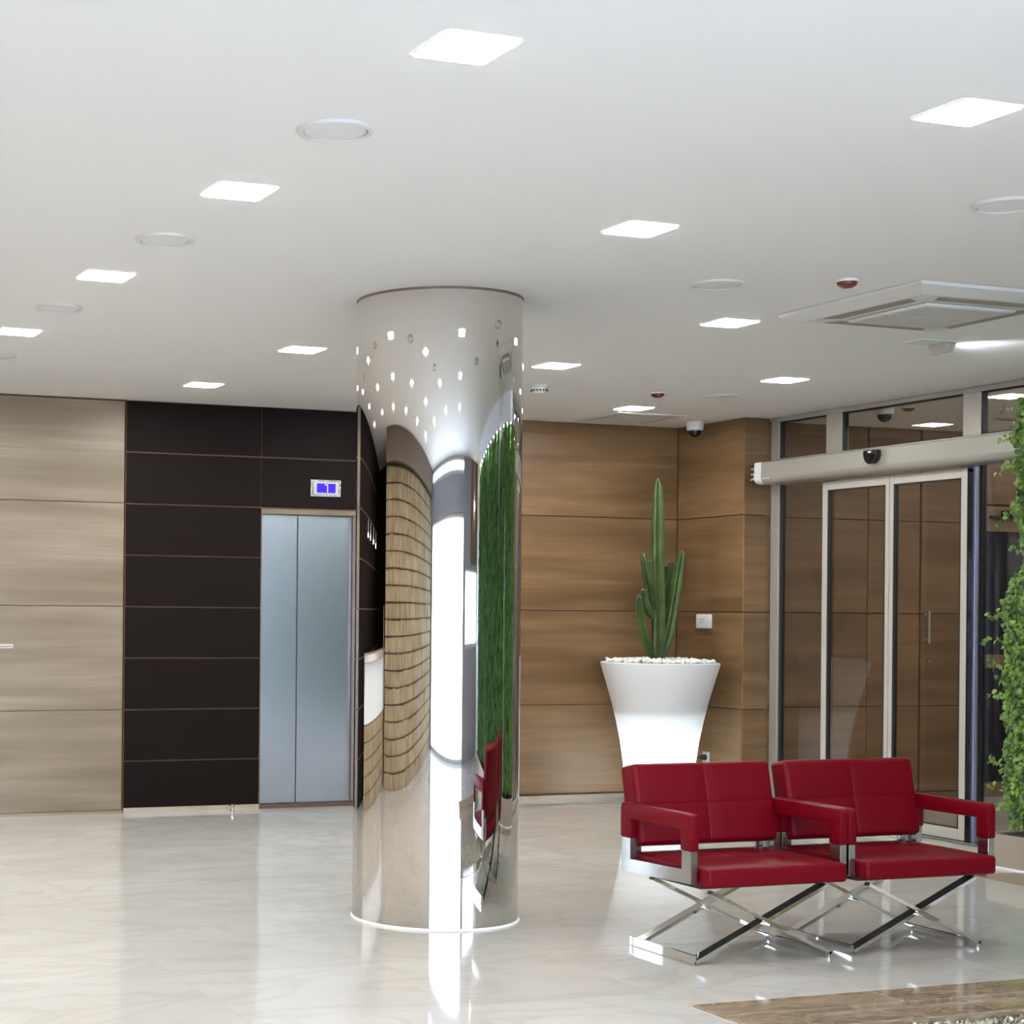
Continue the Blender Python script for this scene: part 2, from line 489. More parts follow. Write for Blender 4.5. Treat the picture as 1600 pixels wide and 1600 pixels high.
# back wall: core, pale oak rows, dark rows, oak rows
wall_pale = struct(MB().box(-6.0, 3.525, BACK + 0.014, BACK + 0.3, 0, H).build('wall_back_pale', M['joint_pale']))
wall_back = struct(MB().box(5.92, RX + 0.2, BACK + 0.014, BACK + 0.3, 0, H)
                   .build('wall_back', M['joint_mid']))
ROW = H / 4
for k in range(4):
    zc, hh = (k + .5) * ROW, ROW - 0.006
    if k == 0: zc, hh = (0.02 + ROW) / 2, ROW - 0.026
    panel(wall_pale, 'panel', M['wood_pale'], 2.97, BACK - 0.004, zc, 1.09, hh + 0.002, 0.018, 'y-')
    panel(wall_back, 'panel', M['wood_mid'], (5.925 + RX) / 2, BACK, zc + (0.012 if k == 0 else 0), RX - 5.925 - 0.004, hh - (0.02 if k == 0 else 0), 0.014, 'y-')
# dark bay with the lift
DROW = H / 8
wall_dark = struct(MB().box(3.525, 4.55, BACK + 0.012, BACK + 0.3, 0, H).box(4.55, 5.3, BACK + 0.012, BACK + 0.3, 2.135, H)
                   .box(5.3, 5.92, BACK + 0.012, BACK + 0.3, 0, H).build('wall_back_dark', M['joint_dark']))
for k in range(8):
    zc, hh = (k + .5) * DROW, DROW - 0.011
    if k == 0: zc, hh = (0.036 + DROW) / 2 - .003, DROW - 0.04
    panel(wall_dark, 'panel', M['dark_panel'], (3.529 + 4.546) / 2, BACK, zc, 4.546 - 3.529, hh, 0.012, 'y-')
    if k >= 6:
        panel(wall_dark, 'panel', M['dark_panel'], (4.556 + 5.296) / 2, BACK, zc, 0.74, hh, 0.012, 'y-')
    panel(wall_dark, 'panel', M['dark_panel'], (5.304 + 5.92) / 2, BACK, zc, 0.612, hh, 0.012, 'y-')
# far left part of the back wall (seen only in the column)
for k in range(8):
    panel(wall_pale, 'panel', M['dark_panel'], (-5.9 + 2.42) / 2, BACK, (k + .5) * DROW, 8.30, DROW - 0.011, 0.014, 'y-')
struct(MB().box(2.43, 3.52, BACK - 0.012, BACK + 0.013, 0, 0.02).build('baseboard_back_left', M['wood_pale']))
struct(MB().box(3.527, 4.548, BACK - 0.006, BACK + 0.011, 0, 0.034).build('baseboard_back_dark', M['skirting']))
struct(MB().box(5.93, RX - 0.001, BACK - 0.01, BACK + 0.013, 0, 0.03).build('baseboard_back_right', M['skirting']))
struct(MB().box(3.521, 3.5265, BACK - 0.012, BACK + 0.01, 0, H).build('trim_1', M['joint_mid']))
struct(MB().box(2.43, 3.52, BACK - 0.012, BACK + 0.013, H - 0.012, H - 0.0005).build('trim_2', M['joint_mid']))

# right wall stub in front of the corner, and its return to the glazed entrance
wall_right = struct(MB().box(RX + 0.014, RX + 0.21, 10.90, BACK + 0.3, 0, H).build('wall_right', M['joint_mid']))
for k in range(4):
    zc, hh = (k + .5) * ROW, ROW - 0.006
    if k == 0: zc, hh = (0.03 + ROW) / 2, ROW - 0.036
    panel(wall_right, 'panel', M['wood_mid'], RX, (10.884 + BACK) / 2, zc, BACK - 10.884 - 0.008, hh, 0.014, 'x-')
    panel(wall_right, 'panel', M['wood_mid'], (RX + 0.004 + DX) / 2, 10.884, zc, DX - RX - 0.008, hh, 0.014, 'y-')
struct(MB().box(RX - 0.01, RX + 0.013, 10.874, BACK - 0.011, 0, 0.03).build('baseboard_right', M['skirting']))

# vestibule behind the glass
wall_vest = struct(MB().box(8.285, 12.0, 11.064, 11.3, 0, H).build('wall_vestibule_back', M['joint_mid']))
for (xa, xb, top) in ((8.31, 9.347, True), (9.347, 9.85, True), (10.26, 10.385, True), (10.385, 11.5, False), (11.5, 12.0, True)):
    for k in range(4):
        if not top and k < 3: continue
        zc, hh = (k + .5) * ROW, ROW - 0.007
        if k == 0: zc, hh = (0.05 + ROW) / 2, ROW - 0.057
        if not top: zc, hh = (2.33 + H) / 2, H - 2.33 - .006
        panel(wall_vest, 'panel', M['wood_vest'], (xa + xb) / 2, 11.05, zc, xb - xa - 0.007, hh, 0.014, 'y-')
struct(MB().box(12.0, 12.2, 7.4, 11.3, 0, H).build('wall_vestibule_right', M['grey_wall']))
struct(MB().box(8.36, 12.0, 7.3, 7.5, 0, H).build('wall_vestibule_front', M['grey_wall']))
struct(MB().box(8.31, 10.38, 11.04, 11.063, 0, 0.045).build('baseboard_vestibule', M['wood_vest']))

# wall behind the green wall, left stone wall, glazed front
wall_green = struct(MB().box(8.3, 8.5, -1.5, 7.75, 0, H).build('wall_right_green', M['white_paint']))
wall_left = struct(MB().box(-2.95, -2.68, -1.5, 8.6, 0, H).build('wall_left', M['joint_pale']))
random.seed(3)
zs = 0.0
for c in range(19):
    hh = 0.137
    y = -1.5 - (0.45 if c % 2 else 0.0)
    while y < 8.6:
        w = random.uniform(1.1, 1.9)
        ya, yb = max(y, -1.49), min(y + w, 8.6)
        if yb - ya > 0.05:
            d = random.uniform(0.0, 0.035)
            b = MB()
            n = 5
            pts = []
            for i in range(n + 1):
                pts.append((ya + (yb - ya) * i / n, zs + hh - 0.006 + random.uniform(-0.012, 0.004)))
            low = [(ya, zs + 0.004), (yb - 0.004, zs + 0.004)]
            poly = low + [(min(p[0], yb - 0.004), p[1]) for p in reversed(pts)]
            b.prism(poly, 'x', -2.68, -2.625 + d)
            b.build('stone', M['ledge'], wall_left)
        y += w
    zs += hh
struct(MB().box(-2.68, -2.40, -1.5, 8.6, 2.62, 2.9).build('trim_3', M['brown_board']))
struct(MB().box(-6.2, -6.0, 8.4, 12.2, 0, H).build('wall_left_far', M['dark_panel']))
struct(MB().box(-6.0, -2.96, 8.4, 8.6, 0, H).build('wall_left_return', M['dark_panel']))
FY = -1.5
wf = MB()
wf.box(-2.95, -2.3, FY - .2, FY, 0, H).box(4.95, 5.35, FY - .2, FY, 0, H)
wf.box(-2.3, 4.95, FY - .2, FY, 2.36, 2.72).box(5.35, 8.5, FY - .2, FY, 0, 1.08).box(5.35, 8.5, FY - .2, FY, 1.86, H).box(8.2, 8.5, FY - .2, FY, 1.08, 1.86)
struct(wf.build('wall_front', M['grey_wall']))
def window(name, xs, z0, z1):
    fr = MB()
    for x in xs: fr.box(x - 0.035, x + 0.035, FY - 0.14, FY - 0.06, z0, z1)
    fr.box(xs[0], xs[-1], FY - 0.14, FY - 0.06, z0, z0 + 0.05).box(xs[0], xs[-1], FY - 0.14, FY - 0.06, z1 - 0.05, z1)
    w = struct(fr.build(name, M['alu']))
    for a, b in zip(xs, xs[1:]):
        MB().box(a + 0.035, b - 0.035, FY - 0.104, FY - 0.096, z0 + 0.05, z1 - 0.05).build('pane', M['glass_clear'], w)
window('window_1', [-2.26, -0.8, 0.65, 2.1, 3.5, 4.91], 0.0, 2.36)
window('window_2', [-2.26, -0.8, 0.65, 2.1, 3.5, 4.91], 2.72, 2.9)
window('window_3', [5.39, 6.8, 8.16], 1.08, 1.86)
tag(struct(MB().box(-20, 25, -30, FY - 0.2, -0.2, -0.02).build('pavement', M['pavement'])), 'pale pavement outside the glazed front', 'pavement')

# ------------------------------------------------------------------ mirror column
CX, CY, CR = 3.757, 7.378, 0.388
col = thing('mirror_column', 'round polished steel column reflecting the whole lobby', 'column', (CX, CY, 0))
col['kind'] = 'thing'
MB().lathe([(CR, 0.0105), (CR, H - 0.012)], n=192).build('shell', M['mirror'], col, smooth=True)
MB().lathe([(CR - .02, H - 0.012), (CR + 0.002, H - 0.012), (CR + 0.002, H - 0.0005), (CR - .02, H - 0.0005)], n=128).build('top_ring', M['bronze'], col, smooth=True)
MB().lathe([(CR - .02, 0.0005), (CR + 0.007, 0.0005), (CR + 0.002, 0.010), (CR - .02, 0.010)], n=128).build('base_joint', M['silicone'], col, smooth=True)

# ------------------------------------------------------------------ lift doors
ex0, ex1, ez1 = 4.552, 5.298, 2.13
d1 = struct(MB().box(ex0, ex1, BACK + 0.13, BACK + 0.16, 0, ez1).build('door_1', M['black_rubber']))
mid = 4.853
for a, b in ((ex0 + 0.004, mid - 0.003), (mid + 0.003, ex1 - 0.014)):
    MB().box(a, b, BACK + 0.045, BACK + 0.075, 0.03, ez1 - 0.002, 0.002, 1).build('door_leaf', M['steel'], d1)
fr = MB().box(ex1 - 0.012, ex1 + 0.0, BACK - 0.012, BACK + 0.12, 0, ez1).box(ex0 - .006, ex0 + 0.003, BACK - 0.006, BACK + 0.12, 0, ez1)
fr.build('door_jamb', M['lift_frame'], d1)
MB().box(ex0 - .006, ex1, BACK - 0.012, BACK + 0.12, ez1, ez1 + 0.035).build('door_head', M['lift_frame'], d1)
MB().box(ex0, ex1, BACK - 0.01, BACK + 0.12, 0.0005, 0.026).build('door_sill', M['joint_dark'], d1)

dsp = thing('floor_display', 'small blue floor display in a bright steel frame above the lift doors', 'display', (5.049, BACK, 2.327))
w2, h2 = 0.12, 0.062
f = MB()
f.prism([(-w2, -h2), (w2, -h2), (w2, h2), (-w2, h2)], 'y', -0.012, -0.0005, 0.003)
f.build('frame', M['chrome_soft'], dsp)
MB().box(-0.098, 0.098, -0.016, -0.0125, -0.046, 0.046, 0.002).build('bezel', M['alu'], dsp)
MB().box(-0.074, 0.074, -0.0185, -0.0165, -0.034, 0.034).build('screen', M['screen'], dsp)
MB().box(-0.012, 0.012, -0.0205, -0.019, 0.022, 0.027).box(0.007, 0.012, -0.0205, -0.019, -0.030, 0.0275).build('digit', M['digit'], dsp)

stp = thing('door_stop', 'small round steel door stop on the floor by the dark wall panels', 'door stop', (4.30, 11.60, 0))
MB().lathe([(0, 0), (0.017, 0), (0.017, 0.006), (0.009, 0.010), (0.009, 0.024), (0, 0.024)], n=20).build('base', M['chrome_soft'], stp, smooth=True)
MB().lathe([(0, 0.0245), (0.012, 0.0245), (0.020, 0.032), (0.021, 0.042), (0.014, 0.053), (0, 0.056)], n=20).build('knob', M['chrome'], stp, smooth=True)
pl = thing('wall_plate', 'small grey metal plate low on the pale oak wall at the left edge', 'wall plate', (2.66, BACK - 0.004, 1.17))
MB().box(-0.09, 0.07, -0.005, -0.0005, -0.014, 0.014, 0.001).build('plate', M['grille_grey'], pl)
MB().box(-0.085, 0.065, -0.009, -0.0055, -0.002, 0.002).build('slot', M['slot_dark'], pl)

# ------------------------------------------------------------------ entrance: sliding glass door
d2b = MB()
Z1 = H - 0.0005
def fx(b, ya, yb, za, zb, xa=DX, xb=DX + 0.06): b.box(xa, xb, min(ya, yb), max(ya, yb), za, zb, 0.002, 1)
fx(d2b, 10.868, 10.775, 0, Z1)
fx(d2b, 10.775, 7.76, 2.865, Z1)
fx(d2b, 10.775, 7.76, 2.53, 2.592)
fx(d2b, 10.256, 10.09, 2.592, 2.865)
fx(d2b, 8.94, 8.785, 2.592, 2.865)
fx(d2b, 8.862, 8.80, 0, 2.53)
door2 = struct(d2b.build('door_2', M['alu']))
# black gaskets round each transom pane, and the panes
tp = [(10.775, 10.256), (10.09, 8.94), (8.785, 7.80)]
for a, b in tp:
    g = MB()
    for za, zb in ((2.592, 2.598), (2.857, 2.865)): fx(g, a, b, za, zb, DX + .006, DX + .05)
    fx(g, a, a - 0.010, 2.598, 2.857, DX + .006, DX + .05); fx(g, b + 0.008, b, 2.598, 2.857, DX + .006, DX + .05)
    g.build('gasket', M['black_rubber'], door2)
    MB().box(DX + 0.026, DX + 0.034, b + 0.008, a - 0.010, 2.598, 2.857).build('pane', M['glass'], door2)
# fixed sidelights
for a, b in ((10.775, 10.20), (8.80, 7.80)):
    g = MB(); fx(g, a, a - 0.02, 0.075, 2.53, DX + .012, DX + .05); g.build('gasket', M['black_rubber'], door2)
    g = MB(); fx(g, a, b, 0.0005, 0.075, DX + .004, DX + .056); g.build('bottom_rail', M['alu_light'], door2)
    MB().box(DX + 0.026, DX + 0.034, b, a - 0.02, 0.075, 2.53).build('pane', M['glass'], door2)
# sliding leaves in front of the fixed frame
LX = 8.2
for (a, b, sa, sb) in ((10.165, 9.495, 0.052, 0.034), (9.488, 8.79, 0.034, 0.052)):
    lf = MB()
    def lx(ya, yb, za, zb): lf.box(LX, LX + 0.035, min(ya, yb), max(ya, yb), za, zb, 0.002, 1)
    lx(a, a - sa, 0.012, 2.372); lx(b + sb, b, 0.012, 2.372); lx(a - sa, b + sb, 2.315, 2.372); lx(a - sa, b + sb, 0.012, 0.082)
    leaf = lf.build('door_leaf', M['alu_light'], door2)
    g = MB()
    g.box(LX + 0.004, LX + 0.033, a - sa - 0.014, a - sa, 0.082, 2.315).box(LX + 0.004, LX + 0.033, b + sb, b + sb + 0.014, 0.082, 2.315)
    g.box(LX + 0.004, LX + 0.033, b + sb, a - sa, 0.082, 0.090).box(LX + 0.004, LX + 0.033, b + sb, a - sa, 2.307, 2.315)
    g.build('gasket', M['black_rubber'], leaf)
    MB().box(LX + 0.018, LX + 0.026, b + sb + 0.014, a - sa - 0.014, 0.090, 2.307).build('pane', M['glass'], leaf)
# rubber edge and steel post at the end of the leaves; bluish reflection put into its colour
MB().box(LX + 0.002, LX + 0.036, 8.780, 8.7895, 0.012, 2.372).build('rubber_edge', M['black_gloss'], door2)
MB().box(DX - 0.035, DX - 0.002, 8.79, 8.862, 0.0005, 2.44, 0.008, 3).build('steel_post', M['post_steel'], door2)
MB().box(LX - 0.03, LX + 0.075, 8.0, 10.78, 0.0005, 0.010).build('threshold', M['chrome_soft'], door2)
# operator box across the top, rounded underside
op = [(8.29, 2.555), (8.095, 2.555), (8.085, 2.548), (8.082, 2.44)]
for k in range(7):
    a = math.pi + (math.pi / 2) * k / 6
    op.append((8.127 + 0.045 * math.cos(a), 2.437 + 0.045 * math.sin(a)))
op.append((8.29, 2.392))
ob = MB().prism(op, 'y', 7.9, 10.70).build('operator_box', M['operator'], door2, smooth=True)
ec = MB().prism(op[:-1] + [(8.29, 2.395)], 'y', 10.702, 10.785, 0.004).build('end_cap', M['white_plastic'], ob, smooth=True)
br = MB()
br.box(8.10, 8.20, 10.786, 10.80, 2.42, 2.53, 0.003).tube([(8.10, 10.80, 2.51), (8.10, 10.83, 2.51)], 0.008).tube([(8.11, 10.80, 2.47), (8.11, 10.845, 2.47)], 0.010).tube([(8.10, 10.80, 2.44), (8.10, 10.84, 2.43)], 0.007)
br.build('end_bracket', M['alu_light'], ob)
MB().box(8.078, 8.0815, 10.60, 10.70, 2.425, 2.433).tube([(8.075, 10.60, 2.429), (8.083, 10.60, 2.429)], 0.009).build('key_slot', M['grille_grey'], ob)
sn = MB()
prof = [(-0.066, 2.540), (0.066, 2.540), (0.064, 2.50), (0.050, 2.468), (0.022, 2.447), (-0.022, 2.447), (-0.050, 2.468), (-0.064, 2.50)]
sn.prism([(9.497 + u, v) for u, v in prof], 'x', 8.035, 8.083, 0.010, 3)
sens = sn.build('motion_sensor', M['black_gloss'], ob, smooth=True)

# oak door set flush in the vestibule wall
d3 = struct(MB().box(9.853, 10.257, 11.052, 11.063, 0.02, H - .003).build('door_3', M['joint_mid']))
for k in range(4):
    zc, hh = (k + .5) * ROW, ROW - 0.007
    if k == 0: zc, hh = (0.05 + ROW) / 2, ROW - 0.057
    panel(d3, 'panel', M['wood_vest'], (9.857 + 10.253) / 2, 11.044, zc, 0.39, hh, 0.012, 'y-')
hb = MB(); hb.box(9.885, 9.905, 10.99, 11.005, 1.22, 1.475, 0.003).box(9.889, 9.901, 11.005, 11.045, 1.24, 1.26).box(9.889, 9.901, 11.005, 11.045, 1.435, 1.455)
hb.build('handle', M['alu_light'], d3)
MB().tube([(9.935, 11.044, 1.08), (9.935, 11.03, 1.08)], 0.018, 16).build('lock', M['chrome'], d3)
# bronze door with dark glass
b4 = MB()
def f4(xa, xb, za, zb): b4.box(xa, xb, 11.0, 11.062, za, zb, 0.003, 1)
f4(10.392, 10.45, 0.0, 2.31); f4(11.18, 11.5, 0.0, 2.31); f4(10.45, 11.18, 2.11, 2.31); f4(10.45, 11.18, 1.02, 1.13); f4(10.45, 11.18, 0.0, 0.11)
d4 = struct(b4.build('door_4', M['bronze']))
MB().box(10.45, 11.18, 11.03, 11.045, 1.13, 2.11).build('pane', M['dark_glass'], d4)
MB().box(10.45, 11.18, 11.03, 11.045, 0.11, 1.02).build('pane', M['dark_glass'], d4)
MB().box(10.47, 10.95, 10.965, 10.985, 2.215, 2.235).box(10.60, 10.68, 10.955, 10.999, 2.235, 2.28, 0.004).build('door_closer', M['black_rubber'], d4)

# ------------------------------------------------------------------ ceiling fittings
lamp_proto = None
def rounded_sq(h, r, n=5):
    pts = []
    for cx, cy_, a0 in ((h - r, h - r, 0), (-h + r, h - r, 90), (-h + r, -h + r, 180), (h - r, -h + r, 270)):
        for k in range(n + 1):
            a = math.radians(a0 + 90 * k / n); pts.append((cx + r * math.cos(a), cy_ + r * math.sin(a)))
    return pts
def make_lamp(label, x, y, group, mat=None):
    global lamp_proto
    root = thing('ceiling_light', label, 'ceiling light', (x, y, H), 0, group)
    if lamp_proto is None or mat is not None:
        ring = MB(); out, inn = rounded_sq(0.112, 0.022), rounded_sq(0.105, 0.018)
        t = bmesh.new()
        A = [t.verts.new((u, v, -0.0045)) for u, v in out]; B = [t.verts.new((u, v, -0.0045)) for u, v in inn]
        A2 = [t.verts.new((u, v, -0.0003)) for u, v in out]; B2 = [t.verts.new((u, v, -0.0003)) for u, v in inn]
        n = len(A)
        for i in range(n):
            j = (i + 1) % n
            t.faces.new((A[i], A[j], B[j], B[i])); t.faces.new((A[i], A2[i], A2[j], A[j])); t.faces.new((B[i], B[j], B2[j], B2[i]))
        bmesh.ops.recalc_face_normals(t, faces=list(t.faces))
        ring.take(t)
        fr_ = ring.build('frame', M['white_plastic'], root)
        df = MB().prism(inn, 'z', -0.0056, -0.0005).build('diffuser', mat or M['lamp'], root)
        if mat is None: lamp_proto = (fr_, df)
    else:
        for p in lamp_proto:
            c = p.copy(); COL.objects.link(c); c.parent = root
    return root
LXs = lambda j: 2.12 + 1.627 * j
LYs = lambda i: 4.03 + 1.67 * i
GL = 'square recessed ceiling lights'
seen = {
 (0, 0): 'largest square ceiling light, at the top centre of the ceiling',
 (0, 1): 'square ceiling light at the upper right edge, above the rightmost round speaker',
 (1, 0): 'square ceiling light between the two nearest round speakers',
 (1, 1): 'lone square ceiling light in the middle of the ceiling up right of the column',
 (2, 0): 'second square ceiling light from the left edge, beside round speaker',
 (3, 0): 'square ceiling light cut by the left edge above the pale oak wall',
 (3, 1): 'square ceiling light just left of the column top',
 (4, 1): 'small square ceiling light over the dark panelled bay',
 (2, 2): 'square ceiling light left of the air conditioner cassette',
 (3, 2): 'square ceiling light touching the right side of the column top',
 (3, 3): 'square ceiling light in front of the glazed entrance transom',
 (4, 3): 'small far square ceiling light over the planted cactus corner',
 (4, 2): 'square ceiling light hidden behind the steel column',
}
for i in range(-1, 5):
    for j in range(-2, 4):
        if (i, j) in ((2, 1), (1, 2), (2, 3), (1, 3), (0, 3), (0, 2), (-1, 3), (-1, 2)): continue
        lab = seen.get((i, j))
        if lab: make_lamp(lab, LXs(j), LYs(i), GL)
        else: make_lamp('square ceiling light seen only as a spark in the mirror column', LXs(j), LYs(i), 'ceiling lights mirrored in the column')
for _x, _y in ((10.7, 9.9), (10.7, 8.3), (11.6, 10.7), (9.0, 8.0)):  # extra lamps out of view, added to brighten the vestibule
    make_lamp('added unseen square ceiling light brightening the vestibule', _x, _y, 'added unseen vestibule lights', M['lamp_dim'])
make_lamp('square vestibule ceiling light at the right edge behind the last transom pane', 8.86, 9.12, None, M['lamp_dim'])

spk_proto = None
def make_speaker(label, x, y):
    global spk_proto
    root = thing('ceiling_speaker', label, 'ceiling speaker', (x, y, H), 0, 'round ceiling speakers')
    if spk_proto is None:
        a = MB().lathe([(0.098, -0.0005), (0.098, -0.010), (0.103, -0.013), (0.116, -0.010), (0.121, -0.0005)], n=48).build('rim', M['grey_rim'], root, smooth=True)
        b = MB().lathe([(0, -0.007), (0.094, -0.007), (0.0945, -0.0005)], n=48).build('grille', M['speaker_white'], root)
        spk_proto = (a, b)
    else:
        for p in spk_proto:
            c = p.copy(); COL.objects.link(c); c.parent = root
for x, y, l in ((2.117, 4.862, 'largest round ceiling speaker, below the biggest square light'),
                (2.123, 6.545, 'second round ceiling speaker on the left ceiling row'),
                (2.130, 8.240, 'third, flattest round ceiling speaker near the left edge'),
                (2.20, 9.92, 'round ceiling speaker barely showing at the left edge'),
                (4.69, 6.524, 'round ceiling speaker up left of the air conditioner'),
                (4.714, 4.878, 'round ceiling speaker cut by the right edge'),
                (7.13, 9.876, 'far round ceiling speaker in front of the entrance corner')):
    make_speaker(l, x, y)

def detector(label, x, y, mat, r=0.05, h=0.035):
    root = thing('smoke_detector', label, 'detector', (x, y, H))
    MB().lathe([(0, -0.0005), (r, -0.0005), (r, -0.012), (0, -0.012)], n=28).build('base', M['white_plastic'], root, smooth=True)
    MB().lathe([(0, -0.0125), (r * .86, -0.0125), (r * .8, -h * .7), (r * .45, -h), (0, -h)], n=28).build('cover', mat, root, smooth=True)
    return root
detector('dark red round detector on the ceiling beside the air conditioner', 5.147, 6.231, M['red_plastic'])
detector('dark red round detector on the far ceiling near small square light', 6.643, 9.883, M['red_plastic'])
dt = detector('white smoke detector with dark slots right of the column top', 5.748, 9.877, M['white_plastic'], 0.062, 0.055)
s = MB()
for k in range(16):
    a = 2 * math.pi * k / 16
    s.tube([(0.048 * math.cos(a), 0.048 * math.sin(a), -0.030), (0.052 * math.cos(a), 0.052 * math.sin(a), -0.040)], 0.006, 6)
s.build('slots', M['slot_dark'], dt)
detector('dark round detector on the vestibule ceiling behind the transom', 8.70, 9.887, M['red_plastic'], 0.05, 0.03)

def dome_camera(label, x, y):
    root = thing('dome_camera', label, 'security camera', (x, y, H))
    MB().lathe([(0, -0.0005), (0.066, -0.0005), (0.068, -0.02), (0.060, -0.062), (0.050, -0.068), (0, -0.068)], n=32).build('housing', M['white_plastic'], root, smooth=True)
    pr = [(0.048, -0.0685)] + [(0.048 * math.cos(a), -0.0685 - 0.05 * math.sin(a)) for a in [math.pi / 2 * k / 8 for k in range(1, 8)]] + [(0, -0.1185)]
    MB().lathe(pr, n=28).build('dome', M['black_gloss'], root, smooth=True)
dome_camera('white dome camera with dark glass dome over the cactus corner', 7.93, 11.30)
dome_camera('white dome camera with dark glass dome seen through the transom glass', 8.48, 9.87)

# big four-way air conditioner cassette
ac = thing('air_conditioner', 'large white square ceiling air conditioner cassette by the right edge', 'air conditioner', (5.92, 6.59, H))
hw = 0.485
p_ = MB()
t = bmesh.new()
o_ = [t.verts.new((sx * hw, sy * hw, -0.002)) for sx, sy in ((-1, -1), (1, -1), (1, 1), (-1, 1))]
a_ = [t.verts.new((sx * hw, sy * hw, -0.018)) for sx, sy in ((-1, -1), (1, -1), (1, 1), (-1, 1))]
b_ = [t.verts.new((sx * 0.40, sy * 0.40, -0.045)) for sx, sy in ((-1, -1), (1, -1), (1, 1), (-1, 1))]
c_ = [t.verts.new((sx * 0.27, sy * 0.27, -0.045)) for sx, sy in ((-1, -1), (1, -1), (1, 1), (-1, 1))]
for i in range(4):
    j = (i + 1) % 4
    t.faces.new((o_[i], o_[j], a_[j], a_[i])); t.faces.new((a_[i], a_[j], b_[j], b_[i])); t.faces.new((b_[i], b_[j], c_[j], c_[i]))
t.faces.new(c_)
bmesh.ops.recalc_face_normals(t, faces=list(t.faces))
p_.take(t); p_.build('panel', M['ac_plastic'], ac)
for k in range(4):
    o = MB().prism([(-0.29, -0.378), (0.29, -0.378), (0.25, -0.305), (-0.25, -0.305)], 'z', -0.0475, -0.0455).build('air_slot', M['slot_brown'], ac)
    o.rotation_euler = (0, 0, k * math.pi / 2)
g = MB().box(-0.262, 0.262, -0.262, 0.262, -0.062, -0.0455, 0.01, 2)
gr = g.build('grille', M['ac_plastic'], ac, smooth=True)
g = MB()
for k in range(24):
    u = -0.235 + 0.47 * k / 23
    g.box(u - 0.006, u + 0.006, -0.24, -0.01, -0.0645, -0.0622); g.box(u - 0.006, u + 0.006, 0.01, 0.24, -0.0645, -0.0622)
g.build('grille_bars', M['grille_grey'], gr)
# flush cassette over the corner
a2 = thing('ceiling_vent', 'flush white ceiling vent panel beyond the far square light', 'vent', (7.30, 11.22, H))
MB().box(-0.30, 0.30, -0.30, 0.30, -0.012, -0.0005, 0.004).build('frame', M['ac_plastic'], a2)
g = MB()
for sx in (-1, 1):
    g.box(sx * 0.235 - 0.02, sx * 0.235 + 0.02, -0.2, 0.2, -0.015, -0.0125)
    g.box(-0.2, 0.2, sx * 0.255 - 0.02, sx * 0.255 + 0.02, -0.015, -0.0125)
g.build('slots', M['grille_grey'], a2)
v2 = thing('vent_grille', 'small dark slot vent on the vestibule ceiling right of the transom post', 'vent', (9.85, 10.16, H))
MB().box(-0.11, 0.11, -0.04, 0.04, -0.012, -0.0005, 0.003).build('frame', M['ac_plastic'], v2)
MB().box(-0.09, 0.09, -0.022, 0.022, -0.014, -0.0125).build('slot', M['slot_dark'], v2)
# emergency spotlight with a lit lens towards the planted wall
em = thing('emergency_light', 'white wedge emergency light throwing a bluish beam on the ceiling', 'emergency light', (6.75, 7.46, H))
MB().box(-0.17, 0.075, -0.075, 0.075, -0.012, -0.0005, 0.003).build('base_plate', M['ac_plastic'], em)
MB().prism([(0.0, -0.0125), (0.066, -0.0125), (0.04, -0.062), (0.012, -0.062)], 'y', -0.07, 0.07, 0.003).build('housing', M['alu_light'], em)
MB().bar((0.0545, 0, -0.037), (0.0565, 0, -0.038), 0.036, 0.12, (0.47, 0, 0.88)).build('lens', M['lamp_blue'], em)
_sd = bpy.data.lights.new('emergency_beam', 'SPOT'); _sd.energy = 6; _sd.color = (0.84, 0.88, 1); _sd.spot_size = math.radians(100); _sd.spot_blend = 0.8; _sd.shadow_soft_size = 0.03
_so = bpy.data.objects.new('emergency_beam', _sd); COL.objects.link(_so); _so.parent = em
_so.location = (0.10, 0, -0.085); _so.rotation_euler = Vector((1, 0, 0.10)).to_track_quat('-Z', 'Y').to_euler()

# hanging glass sheet with metal clamp
hg = thing('hanging_glass', 'narrow edge of a glass sheet hanging from metal ceiling clamp at right edge', 'glass panel', (6.07, 5.97, H))
MB().box(-0.045, 0.10, -0.03, 0.03, -0.075, -0.0005, 0.004).build('clamp', M['bronze'], hg)
MB().box(-0.012, 1.0, -0.008, 0.008, -1.11, -0.02).build('pane', M['glass_frost'], hg)
MB().box(-0.024, -0.0125, -0.009, 0.009, -1.11, -0.0755).build('edge_strip', M['chrome_soft'], hg)

# ------------------------------------------------------------------ wall fittings
def wall_box(name, label, cat, y, z, w, h, d, face=None):
    root = thing(name, label, cat, (RX, y, z))
    MB().box(-d, -0.0005, -w / 2, w / 2, -h / 2, h / 2, min(0.008, d * .3), 2).build('plate', M['white_plastic'], root, smooth=True)
    return root
th = wall_box('control_panel', 'white wall control box with buttons on the corner panel', 'control panel', 11.335, 1.378, 0.165, 0.11, 0.035)
MB().box(-0.038, -0.0355, -0.045, 0.045, -0.032, 0.036, 0.001).build('face', M['ac_plastic'], th)
g = MB()
for a in range(3):
    for b in range(2):
        g.box(-0.0405, -0.0385, -0.03 + 0.022 * a, -0.016 + 0.022 * a, -0.012 + 0.02 * b, 0.0 + 0.02 * b)
g.build('buttons', M['grille_grey'], th)
sk = wall_box('wall_switch', 'white switch plate half hidden behind the pot rim', 'switch', 11.285, 0.978, 0.08, 0.085, 0.012)
MB().box(-0.016, -0.0125, -0.02, 0.02, -0.025, 0.025, 0.001).build('rocker', M['ac_plastic'], sk)
so = wall_box('wall_socket', 'grey wall socket low on the corner panel beside the pot', 'socket', 11.31, 0.335, 0.085, 0.085, 0.012)
